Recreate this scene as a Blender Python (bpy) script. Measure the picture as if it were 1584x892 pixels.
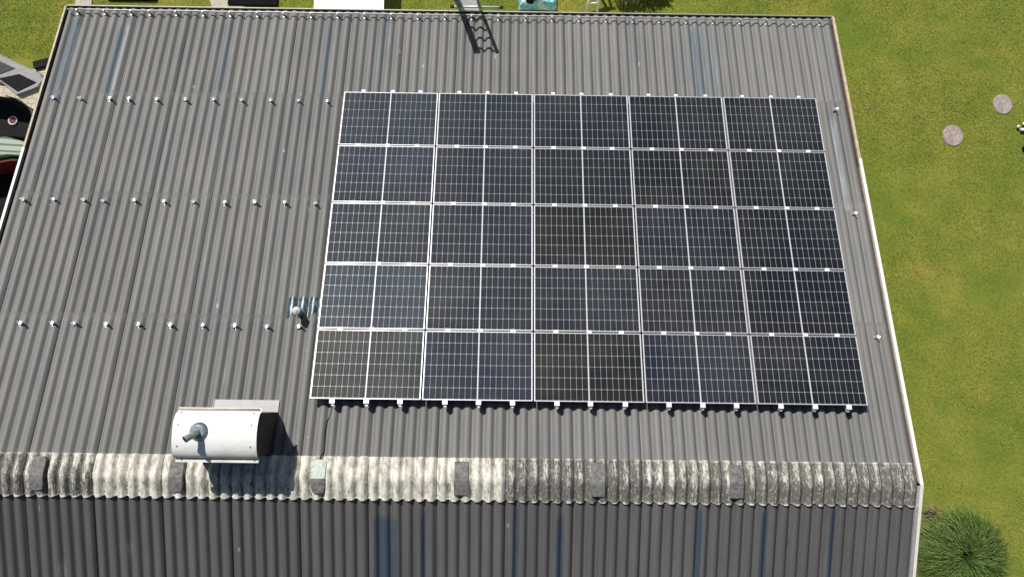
import bpy, math, random
from mathutils import Vector, Matrix, Euler
from mathutils import noise as mnoise
random.seed(7)
for o in list(bpy.data.objects): bpy.data.objects.remove(o)
C = bpy.context.scene.collection
scn = bpy.context.scene
R = math.radians
PITCH = R(15); CP, SP = math.cos(PITCH), math.sin(PITCH)
GZ = 4.0      # the array's upper left corner lies 4 m above the ground

# ------------------------------------------------------------ camera, sky, sun, exposure
cam = bpy.data.cameras.new('camera'); camo = bpy.data.objects.new('camera', cam); C.objects.link(camo)
cam.sensor_width = 36; cam.lens = 1182.6/1584*36; cam.clip_end = 2000; cam.clip_start = .1
rx, ry, rz = (0.99990435,0.01252491,0.00586698), (0.01317441,-0.9916442,-0.12832858), (0.00421066,0.1283936,-0.99171435)
camo.matrix_world = Matrix(((rx[0],-ry[0],-rz[0],3.06696), (rx[1],-ry[1],-rz[1],-5.34578), (rx[2],-ry[2],-rz[2],13.49178+GZ), (0,0,0,1)))
scn.camera = camo
SUN_EL, SUN_AZ = R(49.5), R(-29.5)     # azimuth of the sun seen from the roof, from +Y towards +X
world = bpy.data.worlds.new('World'); scn.world = world; world.use_nodes = True
wn = world.node_tree; bg = wn.nodes['Background']
sky = wn.nodes.new('ShaderNodeTexSky'); sky.sky_type = 'NISHITA'; sky.sun_disc = False
sky.sun_elevation = SUN_EL; sky.sun_rotation = SUN_AZ
wn.links.new(sky.outputs[0], bg.inputs[0]); bg.inputs[1].default_value = .05
sl = bpy.data.lights.new('sun', 'SUN'); sl.energy = 5.0; sl.angle = R(.5); sl.color = (1, .96, .9)
so = bpy.data.objects.new('sun', sl); C.objects.link(so)
sd = Vector((math.sin(SUN_AZ)*math.cos(SUN_EL), math.cos(SUN_AZ)*math.cos(SUN_EL), math.sin(SUN_EL)))
so.rotation_euler = sd.to_track_quat('Z', 'Y').to_euler(); so.location = (0, 0, 30)
scn.view_settings.view_transform = 'Standard'; scn.view_settings.look = 'None'
scn.view_settings.exposure = 0; scn.view_settings.gamma = 1
scn.render.engine = 'CYCLES'

# ------------------------------------------------------------ helpers
class MB:
    def __init__(s): s.v = []; s.f = []; s.m = []; s.sm = []
    def quad(s, *p, m=0, smooth=False):
        b = len(s.v); s.v += [tuple(q) for q in p]; s.f.append(tuple(range(b, b+len(p)))); s.m.append(m); s.sm.append(smooth)
    def box(s, x0, x1, y0, y1, z0, z1, m=0, M=None):
        c = [Vector((x, y, z)) for z in (z0, z1) for y in (y0, y1) for x in (x0, x1)]
        if M: c = [M @ q for q in c]
        b = len(s.v); s.v += [tuple(q) for q in c]
        for f in ((0,2,3,1), (4,5,7,6), (0,1,5,4), (2,6,7,3), (0,4,6,2), (1,3,7,5)):
            s.f.append(tuple(b+i for i in f)); s.m.append(m); s.sm.append(False)
    def bevbox(s, x0, x1, y0, y1, z0, z1, r, m=0, M=None):
        pts = [(x0+r, y0), (x1-r, y0), (x1, y0+r), (x1, y1-r), (x1-r, y1), (x0+r, y1), (x0, y1-r), (x0, y0+r)]
        s.prism(pts, z0, z1, m, M, cap=r*.6)
    def prism(s, pts, z0, z1, m=0, M=None, cap=0):
        cx = sum(p[0] for p in pts)/len(pts); cy = sum(p[1] for p in pts)/len(pts)
        rings = [[(p[0], p[1], z0) for p in pts], [(p[0], p[1], z1-cap) for p in pts]]
        if cap:
            k = []
            for p in pts:
                d = Vector((cx-p[0], cy-p[1])); d = d.normalized()*cap if d.length > 1e-6 else d
                k.append((p[0]+d.x, p[1]+d.y, z1))
            rings.append(k)
        b = len(s.v); n = len(pts)
        for r_ in rings:
            for q in r_: s.v.append(tuple(M @ Vector(q)) if M else q)
        for j in range(len(rings)-1):
            for i in range(n):
                a, c = i, (i+1) % n
                s.f.append((b+j*n+a, b+j*n+c, b+(j+1)*n+c, b+(j+1)*n+a)); s.m.append(m); s.sm.append(False)
        s.f.append(tuple(b+i for i in reversed(range(n)))); s.m.append(m); s.sm.append(False)
        t = b+(len(rings)-1)*n; s.f.append(tuple(t+i for i in range(n))); s.m.append(m); s.sm.append(False)
    def tube(s, pts, r, n=10, m=0, caps=True):
        pts = [Vector(p) for p in pts]; rs = r if isinstance(r, (list, tuple)) else [r]*len(pts)
        b = len(s.v); up = Vector((0, 0, 1)); pa = None
        for i, p in enumerate(pts):
            d = (pts[min(i+1, len(pts)-1)]-pts[max(i-1, 0)]).normalized()
            if pa is None:
                a = d.cross(up); a = a if a.length > 1e-3 else d.cross(Vector((1, 0, 0)))
            else: a = pa-d*pa.dot(d)
            a.normalize(); pa = a; c = d.cross(a)
            for k in range(n):
                t = 2*math.pi*k/n; s.v.append(tuple(p+(a*math.cos(t)+c*math.sin(t))*rs[i]))
        for i in range(len(pts)-1):
            for k in range(n):
                k2 = (k+1) % n
                s.f.append((b+i*n+k, b+(i+1)*n+k, b+(i+1)*n+k2, b+i*n+k2)); s.m.append(m); s.sm.append(True)
        if caps:
            s.f.append(tuple(b+k for k in range(n))); s.m.append(m); s.sm.append(False)
            e = b+(len(pts)-1)*n; s.f.append(tuple(e+k for k in reversed(range(n)))); s.m.append(m); s.sm.append(False)
    def grid(s, rows, m=0, smooth=True):
        b = len(s.v); n = len(rows[0])
        for r_ in rows: s.v += [tuple(q) for q in r_]
        for j in range(len(rows)-1):
            for i in range(n-1):
                s.f.append((b+j*n+i, b+j*n+i+1, b+(j+1)*n+i+1, b+(j+1)*n+i)); s.m.append(m); s.sm.append(smooth)
        return b
    def mesh(s, name, mats):
        me = bpy.data.meshes.new(name); me.from_pydata(s.v, [], s.f)
        for m in (mats if isinstance(mats, (list, tuple)) else [mats]): me.materials.append(m)
        me.polygons.foreach_set('material_index', s.m); me.polygons.foreach_set('use_smooth', s.sm); me.update()
        return me
    def build(s, name, mats, parent=None, label=None, origin=None, rx=0):
        """origin/rx: the object's own frame; vertices given in that frame"""
        o = bpy.data.objects.new(name, s.mesh(name, mats)); C.objects.link(o)
        if origin is not None: o.location = origin
        o.rotation_euler.x = rx
        if parent: o.parent = parent
        if label: o['label'] = label
        return o
def tag(o, label=None, cat=None, group=None, kind=None):
    if label: o['label'] = label
    if cat: o['category'] = cat
    if group: o['group'] = group
    if kind: o['kind'] = kind
    return o
def empty(name, loc, label, cat, group=None, rx=0, rz=0):
    o = bpy.data.objects.new(name, None); C.objects.link(o); o.location = loc; o.rotation_euler = (rx, 0, rz); o.empty_display_size = .1
    return tag(o, label, cat, group)
def copy_tree(o, parent=None):
    c = o.copy(); C.objects.link(c); c.parent = parent
    for ch in list(o.children): copy_tree(ch, c)
    return c
# far slope frame: x along the ridge, y down the slope away from the camera's side, z off the sheets; origin = upper left corner of the array
MF = Matrix.Translation((0, 0, GZ)) @ Matrix.Rotation(-PITCH, 4, 'X')
def F(x, y, z=0): return MF @ Vector((x, y, z))
RIDGE_Y = -6.93; CREST = -.185
RW = F(0, RIDGE_Y, CREST)                    # a point of the ridge line (crest level)
MN = Matrix.Translation(RW) @ Matrix.Rotation(PITCH, 4, 'X')
def N(x, d, z=0): return MN @ Vector((x, -d, z))      # d metres down the near slope
X0, WAVE = -.34, .1743
def wave(x):      # 0 on a crest, -0.05 in a trough, crests broader than troughs
    c = .5+.5*math.cos(2*math.pi*(x-X0)/WAVE)
    return -.058*(1-c)**1.75

# ------------------------------------------------------------ materials
def newmat(name):
    m = bpy.data.materials.new(name); m.use_nodes = True
    nt = m.node_tree; b = nt.nodes['Principled BSDF']
    return m, nt, b
def nd(nt, t, **k):
    n = nt.nodes.new(t)
    for a, v in k.items():
        if a.startswith('_'): n.inputs[a[1:].replace('_', ' ')].default_value = v
        else: setattr(n, a, v)
    return n
def mix(nt, fac, a, b, mode='MIX'):
    n = nt.nodes.new('ShaderNodeMix'); n.data_type = 'RGBA'; n.blend_type = mode
    for i, v in ((0, fac), (6, a), (7, b)):
        if hasattr(v, 'links') or isinstance(v, bpy.types.NodeSocket): nt.links.new(v, n.inputs[i])
        elif i == 0: n.inputs[0].default_value = v
        else: n.inputs[i].default_value = (*v, 1) if len(v) == 3 else v
    return n.outputs[2]
def math_(nt, op, a, b=0.0, clamp=False):
    n = nt.nodes.new('ShaderNodeMath'); n.operation = op; n.use_clamp = clamp
    for i, v in ((0, a), (1, b)):
        if isinstance(v, bpy.types.NodeSocket): nt.links.new(v, n.inputs[i])
        else: n.inputs[i].default_value = v
    return n.outputs[0]
def ramp(nt, src, stops):
    n = nt.nodes.new('ShaderNodeValToRGB'); cr = n.color_ramp
    while len(cr.elements) < len(stops): cr.elements.new(.5)
    for e, (p, c) in zip(cr.elements, stops):
        e.position = p; e.color = (*c, 1) if isinstance(c, tuple) else (c, c, c, 1)
    nt.links.new(src, n.inputs[0]); return n.outputs[0]
def noise(nt, vec, scale, detail=4, rough=.6, dim='3D'):
    n = nt.nodes.new('ShaderNodeTexNoise'); n.inputs['Scale'].default_value = scale
    n.inputs['Detail'].default_value = detail; n.inputs['Roughness'].default_value = rough
    if vec is not None: nt.links.new(vec, n.inputs['Vector'])
    return n.outputs['Fac']
def coords(nt, scale=(1, 1, 1), kind='Object'):
    t = nt.nodes.new('ShaderNodeTexCoord'); mp = nt.nodes.new('ShaderNodeMapping')
    mp.inputs['Scale'].default_value = scale; nt.links.new(t.outputs[kind], mp.inputs['Vector']); return mp.outputs[0]
def bump(nt, b, h, strength, dist=.01):
    n = nt.nodes.new('ShaderNodeBump'); n.inputs['Strength'].default_value = strength; n.inputs['Distance'].default_value = dist
    nt.links.new(h, n.inputs['Height']); nt.links.new(n.outputs[0], b.inputs['Normal'])
def simple(name, col, rough=.5, metal=0, var=.12, scale=12, spec=.5, bmp=0):
    m, nt, b = newmat(name)
    f = noise(nt, coords(nt), scale, 5)
    lo = tuple(c*(1-var*1.6) for c in col); hi = tuple(min(1, c*(1+var)) for c in col)
    nt.links.new(ramp(nt, f, [(.3, lo), (.7, hi)]), b.inputs['Base Color'])
    b.inputs['Roughness'].default_value = rough; b.inputs['Metallic'].default_value = metal
    b.inputs['Specular IOR Level'].default_value = spec
    if bmp: bump(nt, b, f, bmp)
    return m

def sheet_mat(name, base, warm, stain, edge):
    m, nt, b = newmat(name)
    long_ = coords(nt, (7, .35, 1)); mid = coords(nt, (3, 1.2, 1)); fine = coords(nt)
    c = mix(nt, ramp(nt, noise(nt, long_, 1.0, 5), [(.32, 0), (.68, 1)]), base, warm)
    # dusty, paler and darker long runs in single waves
    run = ramp(nt, noise(nt, coords(nt, (22, .5, 1)), 1.0, 6, .7), [(.3, (.80, .80, .81)), (.55, (1, 1, 1)), (.75, (1.14, 1.14, 1.13))])
    c = mix(nt, 1.0, c, run, 'MULTIPLY')
    c = mix(nt, 1.0, c, ramp(nt, noise(nt, fine, 130, 4, .7), [(.25, (.86, .86, .86)), (.75, (1.12, 1.12, 1.12))]), 'MULTIPLY')
    c = mix(nt, 1.0, c, ramp(nt, noise(nt, mid, .7, 4), [(.3, (.87, .89, .92)), (.7, (1.08, 1.06, 1.03))]), 'MULTIPLY')
    at = nd(nt, 'ShaderNodeVertexColor', layer_name='wear'); sp = nd(nt, 'ShaderNodeSeparateColor'); nt.links.new(at.outputs[0], sp.inputs[0])
    # each sheet its own tone
    tone = math_(nt, 'ADD', math_(nt, 'MULTIPLY', sp.outputs[2], .16), .92)
    tv = nd(nt, 'ShaderNodeCombineColor')
    for i in range(3): nt.links.new(tone, tv.inputs[i])
    c = mix(nt, 1.0, c, tv.outputs[0], 'MULTIPLY')
    en = noise(nt, coords(nt, (30, 1.6, 1)), 1.0, 5, .7)
    s = math_(nt, 'MULTIPLY', math_(nt, 'SUBTRACT', math_(nt, 'ADD', math_(nt, 'MULTIPLY', sp.outputs[0], 1.0), en), .74), 3.2, True)
    c = mix(nt, math_(nt, 'MULTIPLY', s, .8), c, stain)
    s2 = math_(nt, 'MULTIPLY', math_(nt, 'SUBTRACT', math_(nt, 'ADD', sp.outputs[1], en), .85), 3.0, True)
    c = mix(nt, math_(nt, 'MULTIPLY', s2, .75), c, edge)
    # droppings and scuffs
    vo = nd(nt, 'ShaderNodeTexVoronoi'); vo.inputs['Scale'].default_value = 1.3; nt.links.new(coords(nt, (1.6, .8, 0)), vo.inputs['Vector'])
    sc = noise(nt, coords(nt, (26, 9, 1)), 1.0, 5, .8)
    d = math_(nt, 'GREATER_THAN', math_(nt, 'SUBTRACT', math_(nt, 'MULTIPLY', sc, .26), vo.outputs['Distance']), .09)
    c = mix(nt, math_(nt, 'MULTIPLY', d, .45), c, (.5, .5, .46))
    nt.links.new(c, b.inputs['Base Color']); b.inputs['Roughness'].default_value = .62; b.inputs['Specular IOR Level'].default_value = .35
    bump(nt, b, noise(nt, fine, 60, 4), .25, .004)
    return m
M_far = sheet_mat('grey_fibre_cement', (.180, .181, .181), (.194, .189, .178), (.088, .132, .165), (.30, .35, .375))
M_near = sheet_mat('shade_darkened_fibre_cement', (.110, .109, .110), (.118, .115, .112), (.036, .055, .090), (.2, .22, .24))  # same sheets, grey darkened to paint in the shade of the slope facing away

def cap_mat():
    m, nt, b = newmat('lichened_ridge_cement')
    oi = nd(nt, 'ShaderNodeObjectInfo'); sp = nd(nt, 'ShaderNodeSeparateColor'); nt.links.new(oi.outputs['Color'], sp.inputs[0])
    n1 = noise(nt, coords(nt, (11, 2.6, 2.6)), 1.0, 6, .72); n2 = noise(nt, coords(nt, (44, 9, 9)), 1.0, 7, .8); n3 = noise(nt, coords(nt, (75, 34, 34)), 1.0, 4, .75)
    v = math_(nt, 'ADD', math_(nt, 'MULTIPLY', n1, .34), math_(nt, 'ADD', math_(nt, 'MULTIPLY', n2, .42), math_(nt, 'MULTIPLY', n3, .24)))
    at = nd(nt, 'ShaderNodeVertexColor', layer_name='wear'); sa = nd(nt, 'ShaderNodeSeparateColor'); nt.links.new(at.outputs[0], sa.inputs[0])
    # lichen cover: per piece amount, thicker on the crests and along both ends
    v = math_(nt, 'ADD', v, math_(nt, 'MULTIPLY', math_(nt, 'SUBTRACT', sp.outputs[0], .5), .34))
    v = math_(nt, 'ADD', v, math_(nt, 'MULTIPLY', sa.outputs[0], .07))
    v = math_(nt, 'ADD', v, math_(nt, 'MULTIPLY', sa.outputs[1], .10))
    v = math_(nt, 'SUBTRACT', v, math_(nt, 'MULTIPLY', sa.outputs[2], .045))
    k = math_(nt, 'MULTIPLY', math_(nt, 'SUBTRACT', v, .53), 14.0, True)
    dark = ramp(nt, n2, [(.3, (.07, .068, .062)), (.7, (.20, .192, .18))])
    lich = ramp(nt, noise(nt, coords(nt, (14, 5, 5)), 1.0, 5, .7), [(.30, (.24, .21, .16)), (.43, (.48, .45, .38)), (.55, (.70, .68, .61)), (.70, (.84, .83, .77))])
    fl = noise(nt, coords(nt, (30, 15, 15)), 1.0, 8, .85)
    k2 = math_(nt, 'MULTIPLY', math_(nt, 'SUBTRACT', fl, .55), 22.0, True)
    k3 = math_(nt, 'MULTIPLY', math_(nt, 'SUBTRACT', noise(nt, coords(nt, (38, 17, 17)), 1.0, 8, .85), .535), 16.0, True)
    c = mix(nt, k, dark, lich)
    c = mix(nt, math_(nt, 'MULTIPLY', k2, .7), c, (.66, .64, .56))
    c = mix(nt, math_(nt, 'MULTIPLY', k3, .6), c, (.12, .11, .085))
    ye = math_(nt, 'MULTIPLY', math_(nt, 'SUBTRACT', noise(nt, coords(nt, (9, 7, 7)), 1.0, 4, .6), .63), 6, True)
    c = mix(nt, math_(nt, 'MULTIPLY', ye, .5), c, (.36, .36, .15))
    nt.links.new(c, b.inputs['Base Color']); b.inputs['Roughness'].default_value = .9; b.inputs['Specular IOR Level'].default_value = .15
    bump(nt, b, math_(nt, 'ADD', k, n3), .5, .008)
    return m
M_cap = cap_mat()

def cell_mat():
    m, nt, b = newmat('solar_cell_glass')
    oi = nd(nt, 'ShaderNodeObjectInfo')
    # thin silver fingers across each half cell
    t = nd(nt, 'ShaderNodeTexCoord'); s = nd(nt, 'ShaderNodeSeparateXYZ'); nt.links.new(t.outputs['Object'], s.inputs[0])
    fr = math_(nt, 'FRACT', math_(nt, 'MULTIPLY', s.outputs[1], 55.0)); f = math_(nt, 'LESS_THAN', fr, .05)
    big = ramp(nt, noise(nt, coords(nt), 1.1, 3), [(.3, (.7, .75, .8)), (.7, (1.3, 1.25, 1.2))])
    c = mix(nt, 1.0, oi.outputs['Color'], big, 'MULTIPLY')
    c = mix(nt, 1.0, c, ramp(nt, noise(nt, coords(nt), 14, 3, .8), [(.3, (.7, .72, .8)), (.7, (1.35, 1.3, 1.2))]), 'MULTIPLY')
    gp = nd(nt, 'ShaderNodeNewGeometry'); ncol = nd(nt, 'ShaderNodeTexNoise'); ncol.inputs['Scale'].default_value = 1.15; ncol.inputs['Detail'].default_value = 5; ncol.inputs['Roughness'].default_value = .7
    nt.links.new(gp.outputs['Position'], ncol.inputs['Vector'])
    sb = mix(nt, 1.0, ncol.outputs['Color'], (.36, .36, .36), 'SUBTRACT'); sb = mix(nt, 1.0, sb, (6.5, 6.5, 6.5), 'MULTIPLY')
    c = mix(nt, .14, c, mix(nt, 1.0, c, sb, 'MULTIPLY'))
    dust = ramp(nt, noise(nt, gp.outputs['Position'], .55, 6, .65), [(.42, 0), (.7, 1)])
    c = mix(nt, math_(nt, 'MULTIPLY', dust, .10), c, (.22, .21, .19))
    c = mix(nt, math_(nt, 'MULTIPLY', f, .45), c, (.25, .26, .28))
    nt.links.new(c, b.inputs['Base Color']); b.inputs['Roughness'].default_value = .45; b.inputs['Specular IOR Level'].default_value = .06
    b.inputs['Coat Weight'].default_value = .6; b.inputs['Coat Roughness'].default_value = .04; b.inputs['Coat IOR'].default_value = 1.3
    return m
M_cell = cell_mat()
M_back = simple('white_backsheet', (.50, .52, .56), .35, var=.03)
M_alu = simple('silver_aluminium', (.60, .59, .62), .4, .35, var=.05)
M_clamp = simple('bright_aluminium', (.86, .87, .89), .35, .25, var=.04)
M_steel = simple('dull_steel', (.55, .56, .58), .35, .5, var=.15, scale=40)
M_epdm = simple('black_rubber', (.015, .015, .016), .7, var=.2)
M_galv = simple('galvanised_tube', (.50, .50, .49), .45, .4, var=.15, scale=30)
M_gut = simple('dark_zinc_gutter', (.10, .10, .10), .5, .3, var=.2)
M_rim = simple('pale_zinc_rim', (.60, .58, .48), .7, .0, var=.12)
M_beige = simple('weathered_cream_board', (.50, .42, .31), .7, var=.18, scale=8)
M_whiteb = simple('white_painted_board', (.80, .77, .70), .55, var=.06, scale=8)
M_rust = simple('rust_brown_flashing', (.17, .10, .075), .7, var=.3, scale=10)
M_brown = simple('faded_brown_flashing', (.22, .17, .15), .7, var=.2, scale=10)
M_greyb = simple('grey_verge_metal', (.36, .34, .34), .5, var=.12)
M_wall = simple('cream_render', (.58, .54, .45), .85, var=.08, scale=3, bmp=.2)
M_black = simple('matt_black', (.010, .010, .011), .7, var=.3, spec=.12)
M_glass = simple('window_glass', (.03, .035, .04), .08, var=.2)
M_plate = simple('grey_patch_plate', (.185, .18, .175), .8, var=.32, scale=16, spec=.2)
M_platew = simple('chalk_white_patch', (.52, .58, .54), .7, var=.22, scale=30)
M_hoodp = None
def hood_mat():
    m, nt, b = newmat('white_hood_sheet')
    n1 = noise(nt, coords(nt, (2, 5, 3)), 1.0, 5, .65); n2 = noise(nt, coords(nt), 18, 5, .7)
    t = nd(nt, 'ShaderNodeTexCoord'); s = nd(nt, 'ShaderNodeSeparateXYZ'); nt.links.new(t.outputs['Object'], s.inputs[0])
    low = math_(nt, 'MULTIPLY', math_(nt, 'SUBTRACT', math_(nt, 'MULTIPLY', s.outputs[1], -1.0), .12), 3.2, True)
    d = math_(nt, 'MULTIPLY', math_(nt, 'SUBTRACT', math_(nt, 'ADD', n1, math_(nt, 'MULTIPLY', low, .35)), .55), 3.0, True)
    c = mix(nt, math_(nt, 'MULTIPLY', d, .6), (.80, .80, .77), (.44, .41, .35))
    sp = math_(nt, 'GREATER_THAN', n2, .74); c = mix(nt, math_(nt, 'MULTIPLY', sp, .7), c, (.25, .22, .2))
    nt.links.new(c, b.inputs['Base Color']); b.inputs['Roughness'].default_value = .4
    return m
M_hood = hood_mat()
M_hoodside = simple('dark_brown_hood_side', (.018, .010, .009), .7, var=.3)
M_teal = simple('teal_grey_pipe', (.27, .33, .35), .4, .3, var=.2, scale=20)
M_lead = simple('blue_grey_flashing', (.10, .14, .17), .4, .35, var=.55, scale=9)
M_apron = simple('grey_apron_metal', (.27, .27, .28), .5, .1, var=.1, scale=6)
M_capgrey = simple('pale_grey_plastic', (.55, .57, .55), .5, var=.08)
M_lad = simple('ladder_aluminium', (.33, .34, .35), .45, .5, var=.15)
M_ladl = simple('ladder_rung_aluminium', (.66, .70, .64), .4, .2, var=.1)
M_cable = simple('cable_sheath', (.02, .02, .02), .6)

def lawn_mat():
    m, nt, b = newmat('mown_lawn')
    w = coords(nt)
    big = noise(nt, w, .42, 5, .65); med = noise(nt, w, 1.7, 6, .68); fin = noise(nt, w, 16, 6, .75); vf = noise(nt, w, 60, 4, .8)
    c = ramp(nt, big, [(.34, (.145, .20, .028)), (.5, (.195, .222, .034)), (.66, (.24, .24, .044))])
    c = mix(nt, 1.0, c, ramp(nt, med, [(.3, (.72, .84, .85)), (.5, (1, 1, 1)), (.7, (1.22, 1.12, 1.15))]), 'MULTIPLY')
    c = mix(nt, 1.0, c, ramp(nt, fin, [(.28, (.78, .82, .76)), (.5, (1, 1, 1)), (.75, (1.18, 1.14, 1.18))]), 'MULTIPLY')
    c = mix(nt, 1.0, c, ramp(nt, vf, [(.3, (.82, .84, .82)), (.7, (1.15, 1.13, 1.15))]), 'MULTIPLY')
    nt.links.new(c, b.inputs['Base Color']); b.inputs['Roughness'].default_value = .9; b.inputs['Specular IOR Level'].default_value = .1
    bump(nt, b, math_(nt, 'ADD', fin, math_(nt, 'MULTIPLY', vf, .6)), .4, .03)
    return m
M_lawn = lawn_mat()
def blade_mat(name, a, b_, c_):
    m, nt, b = newmat(name)
    at = nd(nt, 'ShaderNodeVertexColor', layer_name='wear'); sp = nd(nt, 'ShaderNodeSeparateColor'); nt.links.new(at.outputs[0], sp.inputs[0])
    nt.links.new(ramp(nt, sp.outputs[0], [(0, a), (.55, b_), (1, c_)]), b.inputs['Base Color'])
    b.inputs['Roughness'].default_value = .55; b.inputs['Specular IOR Level'].default_value = .3
    return m
M_blade = blade_mat('grass_blades', (.15, .195, .028), (.215, .248, .04), (.29, .285, .068))
M_tuft = blade_mat('tussock_blades', (.022, .055, .01), (.06, .12, .02), (.18, .235, .06))
M_weed = blade_mat('weed_leaves', (.03, .06, .015), (.09, .13, .03), (.22, .24, .1))

def attr(o, vals):
    a = o.data.color_attributes.new('wear', 'FLOAT_COLOR', 'POINT')
    flat = []
    for v in vals: flat += [v[0], v[1], v[2], 1]
    a.data.foreach_set('color', flat)

# ------------------------------------------------------------ ground, paving, path
def sheet(name, pts, z, m, kind='structure'):
    b = MB(); b.quad(*[(x, y, z) for x, y in pts]); o = b.build(name, m); return tag(o, kind=kind)
g = MB(); g.quad((-400, -400, 0), (400, -400, 0), (400, 400, 0), (-400, 400, 0)); tag(g.build('lawn', M_lawn), kind='structure')
def paving_mat():
    m, nt, b = newmat('cream_block_paving')
    br = nd(nt, 'ShaderNodeTexBrick'); nt.links.new(coords(nt), br.inputs['Vector'])
    br.inputs['Color1'].default_value = (.50, .44, .33, 1); br.inputs['Color2'].default_value = (.60, .53, .41, 1); br.inputs['Mortar'].default_value = (.30, .27, .2, 1)
    br.inputs['Scale'].default_value = 1; br.inputs['Brick Width'].default_value = .2; br.inputs['Row Height'].default_value = .13; br.inputs['Mortar Size'].default_value = .008
    c = mix(nt, 1.0, br.outputs[0], ramp(nt, noise(nt, coords(nt), 7, 5), [(.3, (.85, .85, .85)), (.7, (1.1, 1.1, 1.1))]), 'MULTIPLY')
    nt.links.new(c, b.inputs['Base Color']); b.inputs['Roughness'].default_value = .85
    return m
M_pave = paving_mat()
sheet('paved_yard', [(-14, -17), (-5.2, -17), (-5.2, 2.6), (-7.2, 2.35), (-8.56, 1.97), (-14, .6)], .012, M_pave)
k = MB(); k.box(-8.6, -6.0, -.09, .09, 0, .09); kb = k.build('kerb', M_black); kb.rotation_euler.z = R(15); kb.location = (.0, 4.33, 0); tag(kb, kind='structure')
M_stone = simple('pale_path_stone', (.46, .41, .35), .85, var=.12, scale=9, bmp=.3)
for n_, pts in enumerate(([(-7.45, 2.0), (-7.05, 2.0), (-7.1, 4.4), (-7.5, 4.4)], [(-3.6, 2.2), (-3.1, 2.2), (-3.5, 4.05), (-3.95, 5.4), (-4.75, 5.4), (-4.3, 3.95)])):
    b = MB(); b.prism(pts, 0, .03, 0, None, .01); tag(b.build('path', M_stone), kind='structure')

# ------------------------------------------------------------ the building
BL, BR = -5.60, 9.33
barn = empty('farm_building', (1.9, -6.7, 0), 'long shallow pitched building under a grey corrugated roof carrying the solar array', 'building')
def bp(mb, name, mats, label=None, frame=None):
    """part of the building; vertices are world coordinates unless a slope frame is named"""
    Mw = {'far': MF, 'near': MN, None: Matrix.Identity(4)}[frame]
    o = bpy.data.objects.new(name, mb.mesh(name, mats)); C.objects.link(o); o.parent = barn
    o.matrix_parent_inverse = Matrix.Translation(barn.location).inverted(); o.matrix_world = Mw
    o.matrix_basis = Mw
    if label: o['label'] = label
    return o
seams = [3.03+.02+6*WAVE*j for j in range(-8, 6)]
edges = [BL]+seams+[BR]
SLOPE_LEN = 9.0
far_rows = [-6.93, -4.30, -2.05, .09, 2.03]
near_rows = [0, 2.63, 4.88, 7.02, 8.96]
far_stain = [(-5.42,.10,-.2,1.8,.75,0),(-5.33,.05,-.1,1.7,0,.8),(-4.47,.09,.0,1.6,.8,0),(-4.38,.05,-.1,1.7,0,.9),(-2.42,.09,.1,1.8,.65,0),(-2.3,.05,.9,1.8,0,.6),(-2.5,.06,-.1,.5,.6,0),
    (-.47,.08,-.1,1.8,.65,0),(-.38,.04,.1,1.8,0,.6),(.6,.08,-.1,1.8,.55,0),(.7,.04,0,1.8,0,.6),(2.03,.07,.1,1.8,0,.35),(4.35,.07,.2,1.8,.4,0),(5.42,.06,.0,1.5,.35,.4),(6.4,.07,.0,1.8,.55,.55),(6.58,.08,.0,1.8,.75,.3),
    (6.75,.06,.0,1.8,.7,.6),(6.92,.06,.0,1.8,.6,.6),(9.0,.05,-2.25,-.2,.2,.9),(8.78,.05,-1.9,-1.3,.4,.6),(8.62,.05,-1.3,-.4,.6,.4),(8.5,.06,-2.6,-.4,.2,.5),(-5.3,.08,-1.9,-.3,.5,.3),
    (-4.2,.6,-4.2,-2.3,.15,0),(-3.4,.9,-6.6,-4.6,.26,0),(-2.2,.7,-6.6,-4.6,.26,0),(-1.1,.3,-5.5,-4.5,.2,.25),(-1.45,.03,-5.6,-4.6,0,.7),(-5.3,.1,-4.2,-2.3,.45,.2),(8.7,.2,-6.5,-5.9,.35,0),
    (.68,.08,1.7,2.05,.8,0),(-.2,.2,1.75,2.05,.5,0),(5.4,.1,1.75,2.05,.6,0),(.1,.03,-6.6,-6.1,.2,.3)]
near_stain = [(1.18,.13,.62,9,.95,0),(1.36,.05,.62,9,.7,0),(1.80,.04,.5,9,.75,0),(1.68,.03,1.1,9,.4,0),(3.22,.05,.35,9,.7,0),(3.9,.06,.5,9,.8,0),(4.0,.03,.5,9,.3,.2),(6.03,.05,.4,9,.85,0),(7.03,.06,.45,9,.85,0),(7.13,.03,.6,9,0,.4),
    (7.4,.05,.85,1.05,.8,0),(8.08,.05,.4,9,.85,0),(-2.7,.05,1.0,1.4,0,.8),(-3.75,.06,1.3,1.8,0,.8),(5.1,.02,.4,1.2,.3,.1),(-.4,.03,1.3,1.8,0,.5)]
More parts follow.
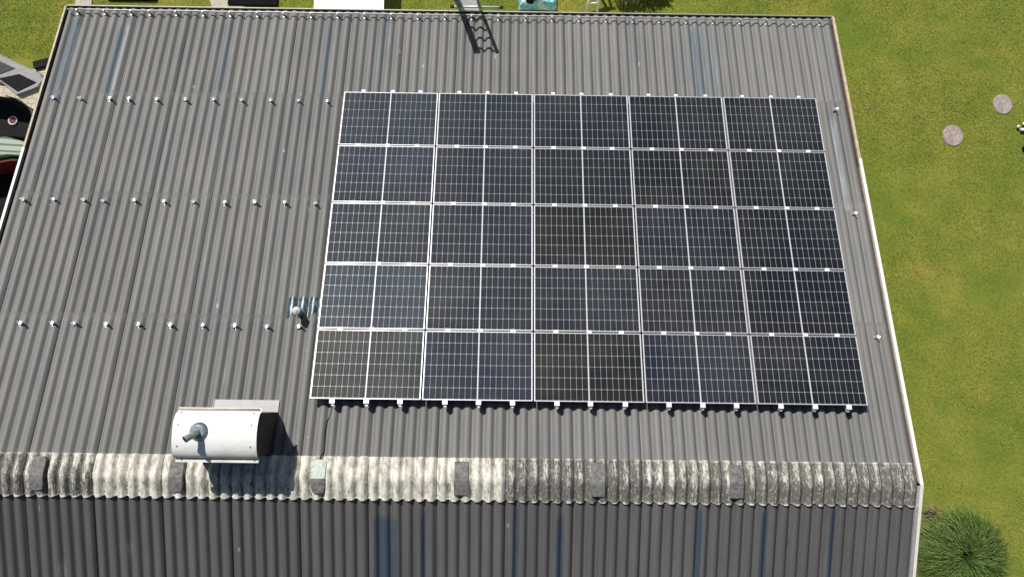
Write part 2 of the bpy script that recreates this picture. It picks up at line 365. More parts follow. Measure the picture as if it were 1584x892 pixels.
def slope_mesh(rows, near):
    b = MB(); vals = []
    st = near_stain if near else far_stain
    for ri in range(4):
        y0, y1 = rows[ri], rows[ri+1]; ny = 16
        for si in range(len(edges)-1):
            xa, xb = edges[si], edges[si+1]; tone = random.random()
            n = max(6, int(round((xb-xa)/WAVE*14)))
            ov = .02 if ri < 3 else 0
            jx = random.uniform(-.008, .008)
            rows_ = []; rv = []
            for j in range(-1, ny+2):
                jj = min(max(j, 0), ny); t = jj/ny; yy = y0-.12*(ri > 0)*(1-t)+(y1-y0)*t if False else y0+(y1-y0)*t
                if j == -1: yy = y0-(.12 if ri else 0)
                row = []
                for i in range(-1, n+2):
                    ii = min(max(i, 0), n); fx = ii/n; x = xa+(xb-xa)*fx
                    if i == -1: x = xa-.05 if si else xa
                    z = wave(x+jx)+.009*max(fx, 0)+.008*t
                    if i == -1: z = wave(x+jx)-.003
                    if i == n+1: x = xb+.0005; z -= .012
                    if j == ny+1: z -= .011
                    yo = yy+(.003*math.sin(x*3) if jj == ny else 0)+(.0005 if j == ny+1 else 0)
                    row.append((x, (-yo if near else yo), z if near else z+CREST))
                    a = c = 0
                    for (sx, sw, sa, sb, s1, s2) in st:
                        if abs(x-sx) < sw*1.3:
                            f = max(0, min(1, (sw*1.3-abs(x-sx))/(sw*.5)))*max(0, min(1, (yo-sa)/.12+.5))*max(0, min(1, (sb-yo)/.3+.5))
                            a = max(a, s1*f*(.74 if near else .62)); c = max(c, s2*f*.62)
                    rv.append((a, c, tone))
                rows_.append(row)
            if near: b.grid([list(r) for r in rows_][::-1])
            else: b.grid(rows_)
            if near:
                w_ = n+3; rr = [rv[q*w_:(q+1)*w_] for q in range(len(rows_))][::-1]; rv = [v for r in rr for v in r]
            vals += rv
    return b, vals
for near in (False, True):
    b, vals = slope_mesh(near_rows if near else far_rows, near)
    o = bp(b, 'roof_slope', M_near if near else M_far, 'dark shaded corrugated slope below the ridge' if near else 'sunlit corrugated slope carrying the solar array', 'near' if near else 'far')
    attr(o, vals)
# boards closing the roof from below
b = MB()
b.box(BL+.02, BR-.02, RIDGE_Y, 2.0, CREST-.2, CREST-.08)
bp(b, 'roof_deck', M_wall, frame='far')
b = MB(); b.box(BL+.02, BR-.02, -8.95, 0, -.2, -.08); bp(b, 'roof_deck', M_wall, frame='near')
# ridge caps
amount = [.36, .46, .52, .90, .80, .8, .88, .94, .88, .36, .34, .50, .42, .42, .34]
def cap_pt(x, t, lift):
    """t: metres from the ridge line, negative on the far slope; smoothed over the fold"""
    r_ = .06
    z = lift+.012+wave(x)*1.12
    a = abs(t)
    drop = a*SP if a > r_ else (r_*SP*.5+SP*a*a/(2*r_))
    y = RW.y-t*CP; zz = RW.z-drop
    s_ = max(-1, min(1, t/r_))
    nrm = Vector((0, -SP*s_, math.sqrt(1-(SP*s_)**2)))
    p = Vector((x, y, zz))+nrm*z
    return p
for i in range(len(edges)-1):
    xa, xb = edges[i]-.01, edges[i+1]; 
    if i == len(edges)-2: xb = BR+.005
    n = max(6, int((xb-xa)/WAVE*14)); b = MB(); rows_ = []; vals = []
    TT = [-.335, -.332, -.33, -.30, -.26, -.21, -.16, -.12, -.085, -.06, -.03, 0, .03, .06, .085, .12, .16, .21, .26, .30, .325, .328, .33]
    for q, t in enumerate(TT):
        row = []
        for ii in range(-1, n+2):
            fx = min(max(ii, 0), n)/n; x = xa+(xb-xa)*fx
            lift = .016+.011*fx
            if t > .3: lift += .008
            wob = .006*mnoise.noise(Vector((x*9, t*3, i)))
            tt = t+(.010*mnoise.noise(Vector((x*6, 3, t > 0)))+(wave(x)*-.25-.006 if abs(t) > .3 else 0)*(1 if t > 0 else .3)*-1)
            if q in (0, len(TT)-1): lift -= .026
            if ii in (-1, n+1): lift -= .022
            row.append(tuple(cap_pt(x, tt, lift+wob)))
            cr = 1+wave(x)/.058
            e = 1 if (abs(t) > .318) else 0
            vals.append((e, cr, 1 if .06 < t < .31 else (.35 if t > -.05 and t < .31 else 0)))
        rows_.append(row[::-1] if False else row)
    # order rows so that normals point up (rows run towards -y)
    b.grid(rows_[::-1]); w_ = n+3; vals = [v for r in [vals[q*w_:(q+1)*w_] for q in range(len(TT))][::-1] for v in r]
    o = bp(b, 'ridge_cap', M_cap, 'ridge cap bleached by pale lichen' if amount[i] > .8 else 'dark ridge cap with streaks of lichen')
    attr(o, vals); o.color = (amount[i], 0, 0, 1)
# six plates sitting over the ridge caps
for i, x in enumerate((-4.03, -1.93, .22, 2.38, 4.46, 6.56)):
    b = MB(); ra = []; w_ = .103
    TS = [-.27, -.25, -.2, -.12, -.05, 0, .05, .12, .18, .215]
    for q, t in enumerate(TS+[TS[-1]+.002]):
        ww = w_*(1 if i in (3, 4, 5) else (.72 if q in (0, len(TS)-1, len(TS)) else (.88 if q in (1, len(TS)-2) else 1)))
        lift = .046+(.008 if t > .02 else 0)
        if q == len(TS): lift -= .03
        row = []
        for f in (-1, -.999, -.5, 0, .5, .999, 1):
            l = lift-(.03 if abs(f) == 1 else 0)+.006*(1-f*f)
            P = Vector((x+f*ww, RW.y-t*CP, RW.z-abs(t)*SP)); nz = Vector((0, -SP if t > 0 else SP, CP)) if abs(t) > .03 else Vector((0, 0, 1))
            row.append(tuple(P+nz*l))
        ra.append(row)
    b.grid(ra[::-1], smooth=False)
    if i == 2:
        for qi, p in enumerate(b.m):
            if qi >= 6*5: b.m[qi] = 1
    bp(b, 'ridge_plate', [M_plate, M_platew], 'plate with a white upper half' if i == 2 else None)
# verge boards, gutters
def verge(x0, x1, y0, y1, z0, z1, mt, frame, label=None):
    b = MB(); b.bevbox(x0, x1, y0, y1, z0, z1, .004); bp(b, 'verge_board', mt, label, frame)
verge(BL-.122, BL-.085, -1.15, 2.1, -.36, CREST-.01, M_beige, 'far', 'aged cream board on the left edge')
verge(BL-.126, BL-.082, RIDGE_Y, -1.152, -.36, CREST-.006, M_whiteb, 'far', 'white board on the left edge')
verge(BR+.032, BR+.078, -1.15, 2.1, -.36, CREST, M_beige, 'far', 'aged cream board on the right edge')
verge(BR+.035, BR+.085, RIDGE_Y, -1.152, -.36, CREST+.006, M_whiteb, 'far', 'white board on the right edge')
verge(BR+.016, BR+.031, -1.3, 2.05, -.30, CREST-.02, M_rust, 'far', 'rust brown flashing strip on the right edge')
verge(BR+.016, BR+.031, RIDGE_Y+.06, -1.302, -.30, CREST-.03, M_brown, 'far')
verge(BL-.084, BL+.012, RIDGE_Y, 2.08, -.36, -.26, M_black, 'far', 'black strip painted as shade in the gap behind the left edge board')  # added black strip, its colour stands in for shade inside the verge gap
verge(BR+.035, BR+.085, -9.0, .02, -.21, .004, M_whiteb, 'near', 'white board below the ridge on the right')
verge(BR-.02, BR+.034, -9.0, -.33, -.16, .012, M_greyb, 'near', 'grey metal strip below the ridge on the right')
verge(BL-.107, BL-.060, -9.0, .02, -.21, .0, M_whiteb, 'near')
def gutter(yc, zc):
    b = MB(); n = 10; rows_ = []; r0, r1 = .062, .058
    for rr in (r0, r1):
        rows_.append([(yc+rr*math.cos(math.pi*(1+q/n)), zc+rr*math.sin(math.pi*(1+q/n))) for q in range(n+1)])
    prof = rows_[0]+rows_[1][::-1]
    for q in range(len(prof)):
        (ya, za), (yb, zb) = prof[q], prof[(q+1) % len(prof)]
        b.quad((BL-.1, ya, za), (BR+.08, ya, za), (BR+.08, yb, zb), (BL-.1, yb, zb), smooth=True)
    for x in (BL-.1, BR+.08):
        b.quad(*[(x, y, z) for y, z in rows_[0]])
    return b
for side in (1, -1):
    e = F(0, 2.03, CREST-.05) if side == 1 else N(0, 8.96, -.05)
    gy, gz = e.y+side*.045, e.z-.04
    o = bp(gutter(gy, gz), 'gutter', M_gut)
    b = MB(); b.tube([(BL-.1, gy+side*.062, gz), (BR+.08, gy+side*.062, gz)], .015, 8)
    r_ = bpy.data.objects.new('gutter_rim', b.mesh('gutter_rim', M_rim)); C.objects.link(r_); r_.parent = o
# walls with gables, windows and a door
b = MB(); wx0, wx1, wy0, wy1 = -5.35, 9.08, -15.05, 1.62; hz = F(0, 2.0, -.35).z+.02; zr = RW.z-.2
for x in (wx0, wx1):
    p = [(x, wy0, 0), (x, wy1, 0), (x, wy1, hz), (x, RW.y, zr), (x, wy0, hz)]; b.quad(*(p if x > 0 else p[::-1]))
b.quad((wx0, wy0, 0), (wx1, wy0, 0), (wx1, wy0, hz), (wx0, wy0, hz)); b.quad((wx1, wy1, 0), (wx0, wy1, 0), (wx0, wy1, hz), (wx1, wy1, hz))
bp(b, 'wall', M_wall)
for (yc, side) in ((-3, 1), (-7, 1), (-11, 1), (-9, -1)):
    x = wx1 if side > 0 else wx0
    b = MB(); b.box(min(x, x+side*.03), max(x, x+side*.03), yc-.6, yc+.6, 1.0, 2.1); w = bp(b, 'window', M_whiteb)
    b = MB(); b.box(min(x+side*.031, x+side*.036), max(x+side*.031, x+side*.036), yc-.52, yc+.52, 1.08, 2.02)
    pn = bpy.data.objects.new('pane', b.mesh('pane', M_glass)); C.objects.link(pn); pn.parent = w

# snow guard along the eave
sg = MB(); PY, PZ = 1.915, CREST+.088
sg.tube([F(BL+.02+i*(BR-BL-.04)/40, PY+.004*math.sin(i*1.3), PZ) for i in range(41)], .0135, 8)
sgo = bp(sg, 'snow_guard', M_galv, 'thin pale rail running along the eave')
cols = [-29, -26, -23, -21, -18, -15, -12, -9, -6, -3]+list(range(0, 55, 3))
for i, kx in enumerate(cols):
    x = X0+kx*WAVE; b = MB(); MM = MF @ Matrix.Translation((x+random.uniform(-.008, .008), 1.88, CREST+.006))
    b.box(-.016, .016, -.05, .05, 0, .005, M=MM); b.box(-.013, .013, .0, .045, 0, .095, M=MM)
    b.bevbox(-.02, .02, -.045, -.005, .004, .026, .006, m=1, M=MM)
    q = bpy.data.objects.new('bracket', b.mesh('bracket', [M_galv, M_clamp])); C.objects.link(q); q.parent = sgo
    q.matrix_parent_inverse = Matrix.Identity(4); q.matrix_basis = Matrix.Identity(4)

# white hood straddling the roof near the ridge
HX0, HX1, HYU, HYD, HZ = -1.675, -.485, -5.74, -6.405, 2.27+GZ
hoodo = Vector(((HX0+HX1)/2, (HYU+HYD)/2, HZ))
def hb(mb, name, mats, parent=None, label=None):
    o = bpy.data.objects.new(name, mb.mesh(name, mats)); C.objects.link(o)
    if parent is None:
        o.parent = barn; o.matrix_parent_inverse = Matrix.Translation(barn.location).inverted(); o.location = hoodo
    else: o.parent = parent
    if label: o['label'] = label
    return o
hw = (HX1-HX0)/2; hd = (HYU-HYD)/2
b = MB(); rows_ = []; nn = 20; 
prof = [(hd+.055, .012), (hd+.01, .012)]+[(hd*math.cos(math.pi*q/nn)*.985, .02+.17*math.sin(math.pi*q/nn)**.9) for q in range(nn+1)]+[(-hd-.008, .012), (-hd-.048, .004)]
for xx in (-hw-.005, hw+.005): rows_.append([(xx, y, z) for y, z in prof])
b.grid([r[::-1] for r in rows_]); 
lower = [[(x, y*.985 if abs(y) < hd else y, z-.012) for x, y, z in r] for r in rows_]; b.grid(lower)
for r, l in zip(rows_, lower):
    for q in range(len(r)-1): b.quad(r[q], r[q+1], l[q+1], l[q])
for q in (0, -1): b.quad(rows_[0][q], rows_[1][q], lower[1][q], lower[0][q])
for sx in (-hw+.07, hw-.08):
    for ang in (.32, 1.1, 2.05, 2.85):
        yy, zz = hd*math.cos(ang)*.985, .02+.17*math.sin(ang)**.9; b.tube([(sx, yy, zz-.004), (sx, yy*1.01, zz+.008)], .011, 8, m=1)
hood = hb(b, 'ridge_hood', [M_hood, M_plate], label='white half round metal hood standing on a dark box')
b = MB()
x0, x1, y0, y1 = -hw+.03, hw-.03, -hd+.03, hd-.03
b.box(x0, x1, y0, y1, -1.1, .0)
for xx in (x0, x1):
    pr = [(xx, y*.95, z-.014) for y, z in prof[2:-2]]; b.quad(*(pr if xx > 0 else pr[::-1]))
hb(b, 'hood_box', M_hoodside, hood)
b = MB()
b.tube([(-hw, hd+.035, .03), (hw-.02, hd+.035, .03)], .012, 6); hb(b, 'hood_flange', M_beige, hood)
b = MB(); b.box(-hw, hw, -hd-.055, -hd-.010, .014, .024); hb(b, 'hood_flange', M_hood, hood)
px, py = -1.30-hoodo.x, -6.02-hoodo.y
b = MB(); b.tube([(px, py, .13), (px, py, .20)], [.145, .13], 20); b.tube([(px, py, .20), (px, py, .24)], [.13, .085], 20, caps=True)
hb(b, 'pipe_collar', M_teal, hood)
b = MB(); b.tube([(px, py, .2), (px-.01, py-.015, .30), (px-.03, py-.045, .36), (px-.065, py-.075, .41), (px-.085, py-.09, .43)], .046, 16, caps=False)
b.tube([(px-.085, py-.09, .43), (px-.092, py-.096, .437)], [.052, .052], 16, caps=False)
b.tube([(px-.083, py-.089, .427), (px-.085, py-.091, .430)], [.044, .044], 14, m=1)
hb(b, 'exhaust_pipe', [M_teal, M_black], hood)
b = MB(); MMa = Matrix.Translation(-hoodo) @ MF
b.box(-1.535, -.515, -6.02, -5.74, CREST+.012, CREST+.018, M=MMa); b.box(-1.535, -.515, -5.744, -5.738, CREST-.03, CREST+.012, M=MMa)
for xx in (-1.535, -.515): b.box(xx-.004, xx+.004, -6.02, -5.74, CREST-.04, CREST+.03, M=MMa)
hb(b, 'apron_flashing', M_apron, hood)

# small capped vent beside the array
vb = MB(); rows_ = []
for j in range(7):
    y = -4.35+.36*j/6; rows_.append([(x, y, CREST+wave(x)+.013+.004*math.sin(j*2+x*30)) for x in [-.60+.54*q/44 for q in range(45)]])
vb.grid(rows_); vflash = bp(vb, 'vent_pipe', M_lead, 'slim vent pipe with a pale round cap', 'far')
VM = MF @ Matrix.Translation((-.352, -4.262, CREST)) @ Matrix.Rotation(PITCH, 4, 'X')
def vpart(mb, name, mt):
    o = bpy.data.objects.new(name, mb.mesh(name, mt)); C.objects.link(o); o.parent = vflash; o.matrix_parent_inverse = MF.inverted(); o.matrix_basis = VM
b = MB(); b.tube([(0, 0, -.03), (0, 0, .27)], .05, 16); b.tube([(0, 0, -.02), (0, 0, .05)], [.085, .052], 16); vpart(b, 'pipe', M_teal)
b = MB(); b.tube([(0, 0, .262), (0, 0, .285), (0, 0, .30), (0, 0, .312)], [.068, .07, .05, .02], 20); b.tube([(0, 0, .31), (0, 0, .325)], [.028, .02], 12); vpart(b, 'cap', M_capgrey)

# ------------------------------------------------------------ solar array
PW, PH, GAP = 1.716, 1.128, .026
SIL = .0115
fm = MB()
T = .035
fm.box(0, PW, -SIL, 0, -T, 0); fm.box(0, PW, -PH, -PH+SIL, -T, 0)
fm.box(0, SIL, -PH+SIL, -SIL, -T, 0); fm.box(PW-SIL, PW, -PH+SIL, -SIL, -T, 0)
cm = MB()
zc = -.004
cm.quad((SIL, -PH+SIL, zc-.002), (PW-SIL, -PH+SIL, zc-.002), (PW-SIL, -SIL, zc-.002), (SIL, -SIL, zc-.002), m=1)
cw = .0924; chh = .1836; mid = .018; gx, gy = .0036, .0044; ch = .009
tot = 9*cw; lx = (PW-mid)/2
for half in (0, 1):
    xs = (lx-tot-.000) if half == 0 else (PW+mid)/2
    for i in range(9):
        for j in range(6):
            a = xs+i*cw+gx/2; c = xs+(i+1)*cw-gx/2; yt = -(PH-6*chh)/2-j*chh-gy/2; yb = yt-chh+gy
            cm.quad((a+ch*.5, yb, zc), (c-ch*.5, yb, zc), (c, yb+ch, zc), (c, yt-ch, zc), (c-ch*.5, yt, zc), (a+ch*.5, yt, zc), (a, yt-ch, zc), (a, yb+ch, zc), m=0)
fmesh = fm.mesh('frame', M_alu); cmesh = cm.mesh('cell_sheet', [M_cell, M_back])
ordn = ['first', 'second', 'third', 'fourth', 'fifth']
rown = ['top', 'second', 'middle', 'fourth', 'bottom']
tints = {
 (0,0): (.018,.026,.042), (0,1): (.013,.019,.030), (0,2): (.010,.014,.023), (0,3): (.008,.011,.018), (0,4): (.007,.010,.017),
 (1,0): (.017,.022,.038), (1,1): (.014,.018,.030), (1,2): (.012,.016,.021), (1,3): (.008,.009,.010), (1,4): (.008,.010,.014),
 (2,0): (.020,.024,.034), (2,1): (.012,.016,.028), (2,2): (.0095,.0094,.0092), (2,3): (.010,.013,.023), (2,4): (.008,.010,.015),
 (3,0): (.034,.045,.060), (3,1): (.018,.022,.030), (3,2): (.014,.018,.027), (3,3): (.009,.011,.015), (3,4): (.007,.008,.014),
 (4,0): (.044,.043,.040), (4,1): (.019,.025,.040), (4,2): (.0115,.0113,.011), (4,3): (.010,.013,.025), (4,4): (.009,.011,.016)}
proto = empty('solar_panel', (0, 0, 0), 'x', 'solar panel', 'solar panels of the roof array', rx=-PITCH)
pf = bpy.data.objects.new('frame', fmesh); C.objects.link(pf); pf.parent = proto
pc = bpy.data.objects.new('cell_sheet', cmesh); C.objects.link(pc); pc.parent = proto
def look(t):
    if (t[0]+t[1]+t[2]) > .12: return 'paler grey brown' if t[0] > t[2] else 'paler blue grey'
    return 'black brown' if t[0] >= t[2]-.001 else ('near black' if t[2] < .018 else 'dark blue')
for r_ in range(5):
    for c_ in range(5):
        o = proto if (r_, c_) == (0, 0) else copy_tree(proto)
        o.location = F(c_*(PW+GAP), -r_*(PH+GAP), random.uniform(-.002, .002))
        t = tints[(r_, c_)]
        for ch_ in o.children: ch_.color = (t[0]*.66, t[1]*.78, t[2]*.82, 1)
        o['label'] = '%s solar panel, %s from the left in the %s row of the array' % (look(t), ordn[c_] if c_ < 4 else 'last', rown[r_])
# rails under the panels, with the clamps that hold them
rk = [4, 7, 10, 14, 17, 20, 24, 27, 30, 34, 37, 40, 44, 47, 50]
ARR = 5*PH+4*GAP
rm = MB(); rm.box(-.02, .02, -ARR-.10, .03, -.078, -T-.002)
for q in range(6):
    yy = -.12-q*1.12; rm.tube([(0, yy, CREST-.01), (0, yy, -.078)], .006, 8)
railmesh = rm.mesh('rail', M_alu)
cl = MB(); cl.bevbox(-.04, .04, -.03, .03, -.001, .007, .004); cl.box(-.03, .03, -.009, .009, -.034, -.001); cl.tube([(0, 0, .006), (0, 0, .012)], .008, 8); clmid = cl.mesh('clamp', M_clamp)
cl = MB(); cl.bevbox(-.04, .04, -.06, .016, -.0, .007, .004); cl.box(-.035, .035, -.058, -.014, -.036, 0); cl.tube([(0, -.02, .006), (0, -.02, .012)], .008, 8); cl.box(-.03, .03, -.07, -.05, -.078, -.03); clend = cl.mesh('clamp', M_clamp)
numw = ['first', 'second', 'third', 'fourth', 'fifth', 'sixth', 'seventh', 'eighth', 'ninth', 'tenth', 'eleventh', 'twelfth', 'thirteenth', 'fourteenth', 'fifteenth']
for i, kx in enumerate(rk):
    x = X0+kx*WAVE; cidx = min(4, int(x/(PW+GAP))); w3 = ['left', 'middle', 'right'][i % 3]
    o = empty('mounting_rail', F(x, 0, 0), '%s of the three bright rails with clamps under the %s column of panels' % (w3, ['leftmost', 'second', 'centre', 'fourth', 'rightmost'][cidx]), 'mounting rail', 'mounting rails under the solar array', rx=-PITCH)
    q = bpy.data.objects.new('rail', railmesh); C.objects.link(q); q.parent = o
    for j in range(6):
        yy = .012 if j == 0 else (-ARR-.012 if j == 5 else -(j*(PH+GAP)-GAP/2))
        q = bpy.data.objects.new('clamp', clend if j in (0, 5) else clmid); C.objects.link(q); q.parent = o
        q.location = (random.uniform(-.012, .012), yy, 0); q.rotation_euler.z = math.pi if j == 0 else random.uniform(-.03, .03)
        if j == 0: q.scale = (.85, .6, 1)

# free hanger bolts on the rest of the slope
hbp = empty('hanger_bolt', (0, 0, 0), 'x', 'roof bolt', 'hanger bolts on the bare part of the roof', rx=-PITCH)
def hp(mb, name, mt):
    o = bpy.data.objects.new(name, mb.mesh(name, mt)); C.objects.link(o); o.parent = hbp
b = MB(); b.tube([(0, 0, 0), (0, 0, .008), (0, 0, .013)], [.024, .022, .012], 12); b.tube([(0, -.05, -.002), (0, -.05, .012)], [.017, .011], 8); hp(b, 'washer', M_steel)
b = MB(); b.tube([(0, 0, -.01), (0, 0, .082)], .007, 8); b.tube([(0, 0, .03), (0, 0, .04)], .013, 6); b.tube([(0, 0, .063), (0, 0, .073)], .014, 6); hp(b, 'rod', M_steel)
b = MB()
b.box(-.02, .02, -.035, .022, .054, .06)
for s_ in (-1, 1): b.box(0, .052, -.02, .016, -.0025, .0025, M=Matrix.Translation((s_*.012, .01, .062)) @ Matrix.Rotation(0 if s_ > 0 else math.pi, 4, 'Z') @ Matrix.Rotation(R(-28), 4, 'Y') @ Matrix.Rotation(R(-30*s_), 4, 'Z'))
b.box(-.015, .015, .018, .023, .02, .06)
hp(b, 'adapter_plate', M_steel)
rowsb = [('upper', -.11, [-29, -26, -23, -21, -18, -15, -12, -9, -6, -3, 0], 0), ('middle', -2.24, [-29, -26, -23, -21, -18, -15, -12, -9, -6, -3, 0], 0), ('lower', -4.51, [-29, -26, -23, -21, -18, -15, -12, -9, -6, -3, 0], -1)]
first = True
def place_bolt(x, y, lab):
    global first
    o = hbp if first else copy_tree(hbp); first = False
    o.location = F(x+random.uniform(-.008, .008), y+random.uniform(-.01, .01), CREST+.006); o.rotation_euler = Euler((-PITCH+random.uniform(-.05, .05), random.uniform(-.08, .08), random.uniform(-.35, .35)))
    s_ = random.uniform(.82, 1.0); o.scale = (s_, s_, s_); o['label'] = lab
for nm, y, ks, off in rowsb:
    vis = [kk for kk in ks if not (nm == 'lower' and kk == -29)]
    for i, kk in enumerate(vis):
        w_ = ('last' if i == len(vis)-1 else numw[i])
        place_bolt(X0+kk*WAVE, y, ('steel roof bolt in the %s row left of the array, %s' % (nm, 'last one before the panels' if w_ == 'last' else w_+' from the left')))
for nm, y, x in (('beside the top row of panels', -.13, 9.075), ('beside the second panel row', -2.30, 9.085), ('beside the fourth panel row', -4.56, 9.1)):
    place_bolt(X0+WAVE*54, y, 'steel roof bolt at right roof edge '+nm)

# black cable from the array down to a ridge plate
b = MB(); cp = [(.325,-5.80),(.31,-5.92),(.25,-6.05),(.235,-6.2),(.245,-6.35),(.25,-6.5),(.22,-6.62),(.22,-6.72)]
pts = []
for i in range(len(cp)-1):
    for q in range(6):
        t = q/6; pts.append((cp[i][0]+(cp[i+1][0]-cp[i][0])*t, cp[i][1]+(cp[i+1][1]-cp[i][1])*t))
pts.append(cp[-1])
co = F(.25, -6.2, CREST)
b.tube([F(x, y, CREST+wave(x)+.014+(.03 if y < -6.58 else 0))-co for x, y in pts], .008, 6)
o = b.build('cable', M_cable, origin=co); tag(o, 'thin black cable running from the lower left panel to the ridge', 'cable')

# ------------------------------------------------------------ ladder leaning on the eave
LD = Vector((0, -.342, .94)); LB = Vector((2.235, 3.27, 0)); Ltop = 4.71
lad = empty('ladder', LB, 'grey aluminium ladder leaning on the far eave', 'ladder')
LM = Matrix(((1, 0, 0, 0), (0, .94, -.342, 0), (0, .342, .94, 0), (0, 0, 0, 1)))
for (xx, ww, ln, dy) in ((-.175, .045, Ltop, 0), (.185, .045, Ltop, 0), (-.225, .045, Ltop-.08, -.02)):
    b = MB(); b.bevbox(xx-ww/2, xx+ww/2, dy-.032, dy+.032, 0, ln, .004, M=LM); b.bevbox(xx-ww/2-.005, xx+ww/2+.005, dy-.037, dy+.037, ln-.05, ln+.01, .004, m=1, M=LM)
    b.build('rail', [M_lad, M_epdm], lad)
for q in range(17):
    b = MB(); zq = .155+q*.278
    if zq > Ltop-.05: break
    b.bevbox(-.155, .165, -.02, .02, zq-.018, zq+.018, .003, M=LM); b.build('rung', M_ladl, lad)
b = MB(); zb = 3.62; b.tube([LM @ Vector((-.34, -.03, zb)), LM @ Vector((.62, -.03, zb))], .022, 10); 
for xx in (-.36, .60): b.tube([LM @ Vector((xx-.02, -.03, zb)), LM @ Vector((xx+.05, -.03, zb))], .03, 10, m=1)
b.build('stabiliser_bar', [M_ladl, M_epdm], lad)

# ------------------------------------------------------------ things on the lawn behind the eave
M_mat = simple('black_mat_rubber', (.008, .008, .009), .95, var=.3, spec=.1)
for x0, x1, y0, y1, lab in ((-6.72, -5.52, 3.79, 4.9, 'flat black mat on the lawn behind the eave, nearest the left roof corner'), (-3.80, -2.6, 3.70, 4.8, 'flat black mat on the lawn behind the eave, beside the white table')):
    hx, hy = (x1-x0)/2, (y1-y0)/2
    b = MB(); b.bevbox(-hx, hx, -hy, hy, 0, .05, .02); o = b.build('black_mat', M_mat, origin=((x0+x1)/2, (y0+y1)/2, .02)); tag(o, lab, 'mat', 'black mats lying behind the eave')
M_wb = simple('white_lacquer', (.86, .86, .84), .4, var=.02)
root = empty('white_table', (-.76, 4.1, 0), 'large white flat topped table standing behind the eave', 'table')
b = MB(); b.bevbox(-.78, .80, -1.1, .6, .70, .74, .02); b.build('tabletop', M_wb, root)
b = MB(); b.box(.803, .84, -1.05, .6, .66, .72); b.build('edge_trim', M_lad, root)
for sx in (-.72, .72):
    for sy in (-.9, .5):
        b = MB(); b.tube([(sx, sy, 0), (sx, sy, .70)], .02, 8); b.build('leg', M_lad, root)
def tarp_mat():
    m, nt, b = newmat('blue_patterned_plastic')
    n1 = noise(nt, coords(nt), 6, 5, .7)
    nt.links.new(ramp(nt, n1, [(.32, (.03, .25, .50)), (.42, (.12, .55, .80)), (.52, (.32, .75, .9)), (.6, (.8, .9, .92))]), b.inputs['Base Color']); b.inputs['Roughness'].default_value = .2
    return m
M_tarp = tarp_mat()
b = MB(); rows_ = []
for j in range(30):
    row = []
    for i in range(30):
        u, v = i/29, j/29; e = min(u, 1-u, v, 1-v)
        row.append((-.46+.92*u, -.45+1.1*v, .02+min(1, e*12)*(.25+.07*mnoise.noise(Vector((u*6, v*6, 1)))+.03*mnoise.noise(Vector((u*17, v*17, 4))))))
    rows_.append(row)
b.grid(rows_)
root = empty('paddling_pool', (3.68, 4.15, 0), 'shiny light blue plastic tub behind the eave, right of the ladder', 'tub')
b.build('plastic_sheet', M_tarp, root)
b = MB(); b.tube([(-.20, -.36, .28), (-.18, -.33, .36), (-.15, -.3, .38)], [.10, .09, .03], 12); b.tube([(-.22, -.25, .3), (.02, -.22, .36)], [.07, .08], 10, m=1); b.build('bundle', [M_black, M_apron], root)
root = empty('trestle', (4.97, 4.0, 0), 'narrow white trestle standing behind the eave', 'trestle')
for (a, c) in (((-.16, -.42, 0), (.08, .35, .75)), ((.13, -.42, 0), (.2, .35, .75)), ((-.1, .7, 0), (.08, .33, .75)), ((.2, .7, 0), (.2, .33, .75))):
    b = MB(); b.tube([a, c], .036, 8); b.build('leg', M_wb, root)
b = MB(); b.tube([(-.08, -.2, .22), (.16, -.2, .22)], .02, 8); b.tube([(.0, .34, .75), (.27, .34, .75)], .03, 8); b.build('crossbar', M_wb, root)

# ------------------------------------------------------------ parked tractor at the left gable
tr = empty('tractor', (-7.6, .3, 0), 'grey roofed tractor with green bonnet half hidden by the left roof edge', 'tractor')
def W(x, y, z): return (x+7.6, y-.3, z)
M_cab = simple('grey_cab_paint', (.27, .27, .27), .35, var=.12); M_gr = None
def striped():
    m, nt, b = newmat('green_striped_bonnet')
    t = nd(nt, 'ShaderNodeTexCoord'); s = nd(nt, 'ShaderNodeSeparateXYZ'); nt.links.new(t.outputs['Object'], s.inputs[0])
    v = math_(nt, 'ADD', s.outputs[1], math_(nt, 'MULTIPLY', s.outputs[0], .05))
    f = math_(nt, 'FRACT', math_(nt, 'MULTIPLY', v, 7.0))
    c = mix(nt, math_(nt, 'LESS_THAN', f, .28), (.36, .42, .35), (.09, .14, .09))
    c = mix(nt, math_(nt, 'LESS_THAN', s.outputs[1], -.90), c, (.09, .22, .07))
    nt.links.new(c, b.inputs['Base Color']); b.inputs['Roughness'].default_value = .35
    return m
M_gr = striped(); M_red = simple('dark_red_paint', (.12, .012, .02), .35, var=.2); M_pink = simple('pale_reflector', (.65, .55, .55), .3, var=.1)
b = MB(); b.prism([W(-9.0, 2.05, 0)[:2], W(-9.1, .9, 0)[:2], W(-7.25, .62, 0)[:2], W(-6.92, .36, 0)[:2], W(-6.5, .55, 0)[:2], W(-6.39, .72, 0)[:2], W(-6.5, .86, 0)[:2], W(-7.45, 1.30, 0)[:2]], 2.45, 2.6, 0, None, .05); croof = b.build('cab_roof', M_cab, tr)
b = MB(); b.prism([W(-7.33, .73, 0)[:2], W(-6.92, .46, 0)[:2], W(-6.56, .66, 0)[:2], W(-6.92, .83, 0)[:2]], 2.6, 2.612); b.build('roof_window', M_black, croof)
b = MB(); b.prism([W(-7.9, .85, 0)[:2], W(-7.3, .83, 0)[:2], W(-7.02, .95, 0)[:2], W(-7.5, 1.17, 0)[:2], W(-8.0, 1.3, 0)[:2]], 2.6, 2.612); b.build('roof_window', simple('smoked_glass', (.06, .065, .065), .2), croof)
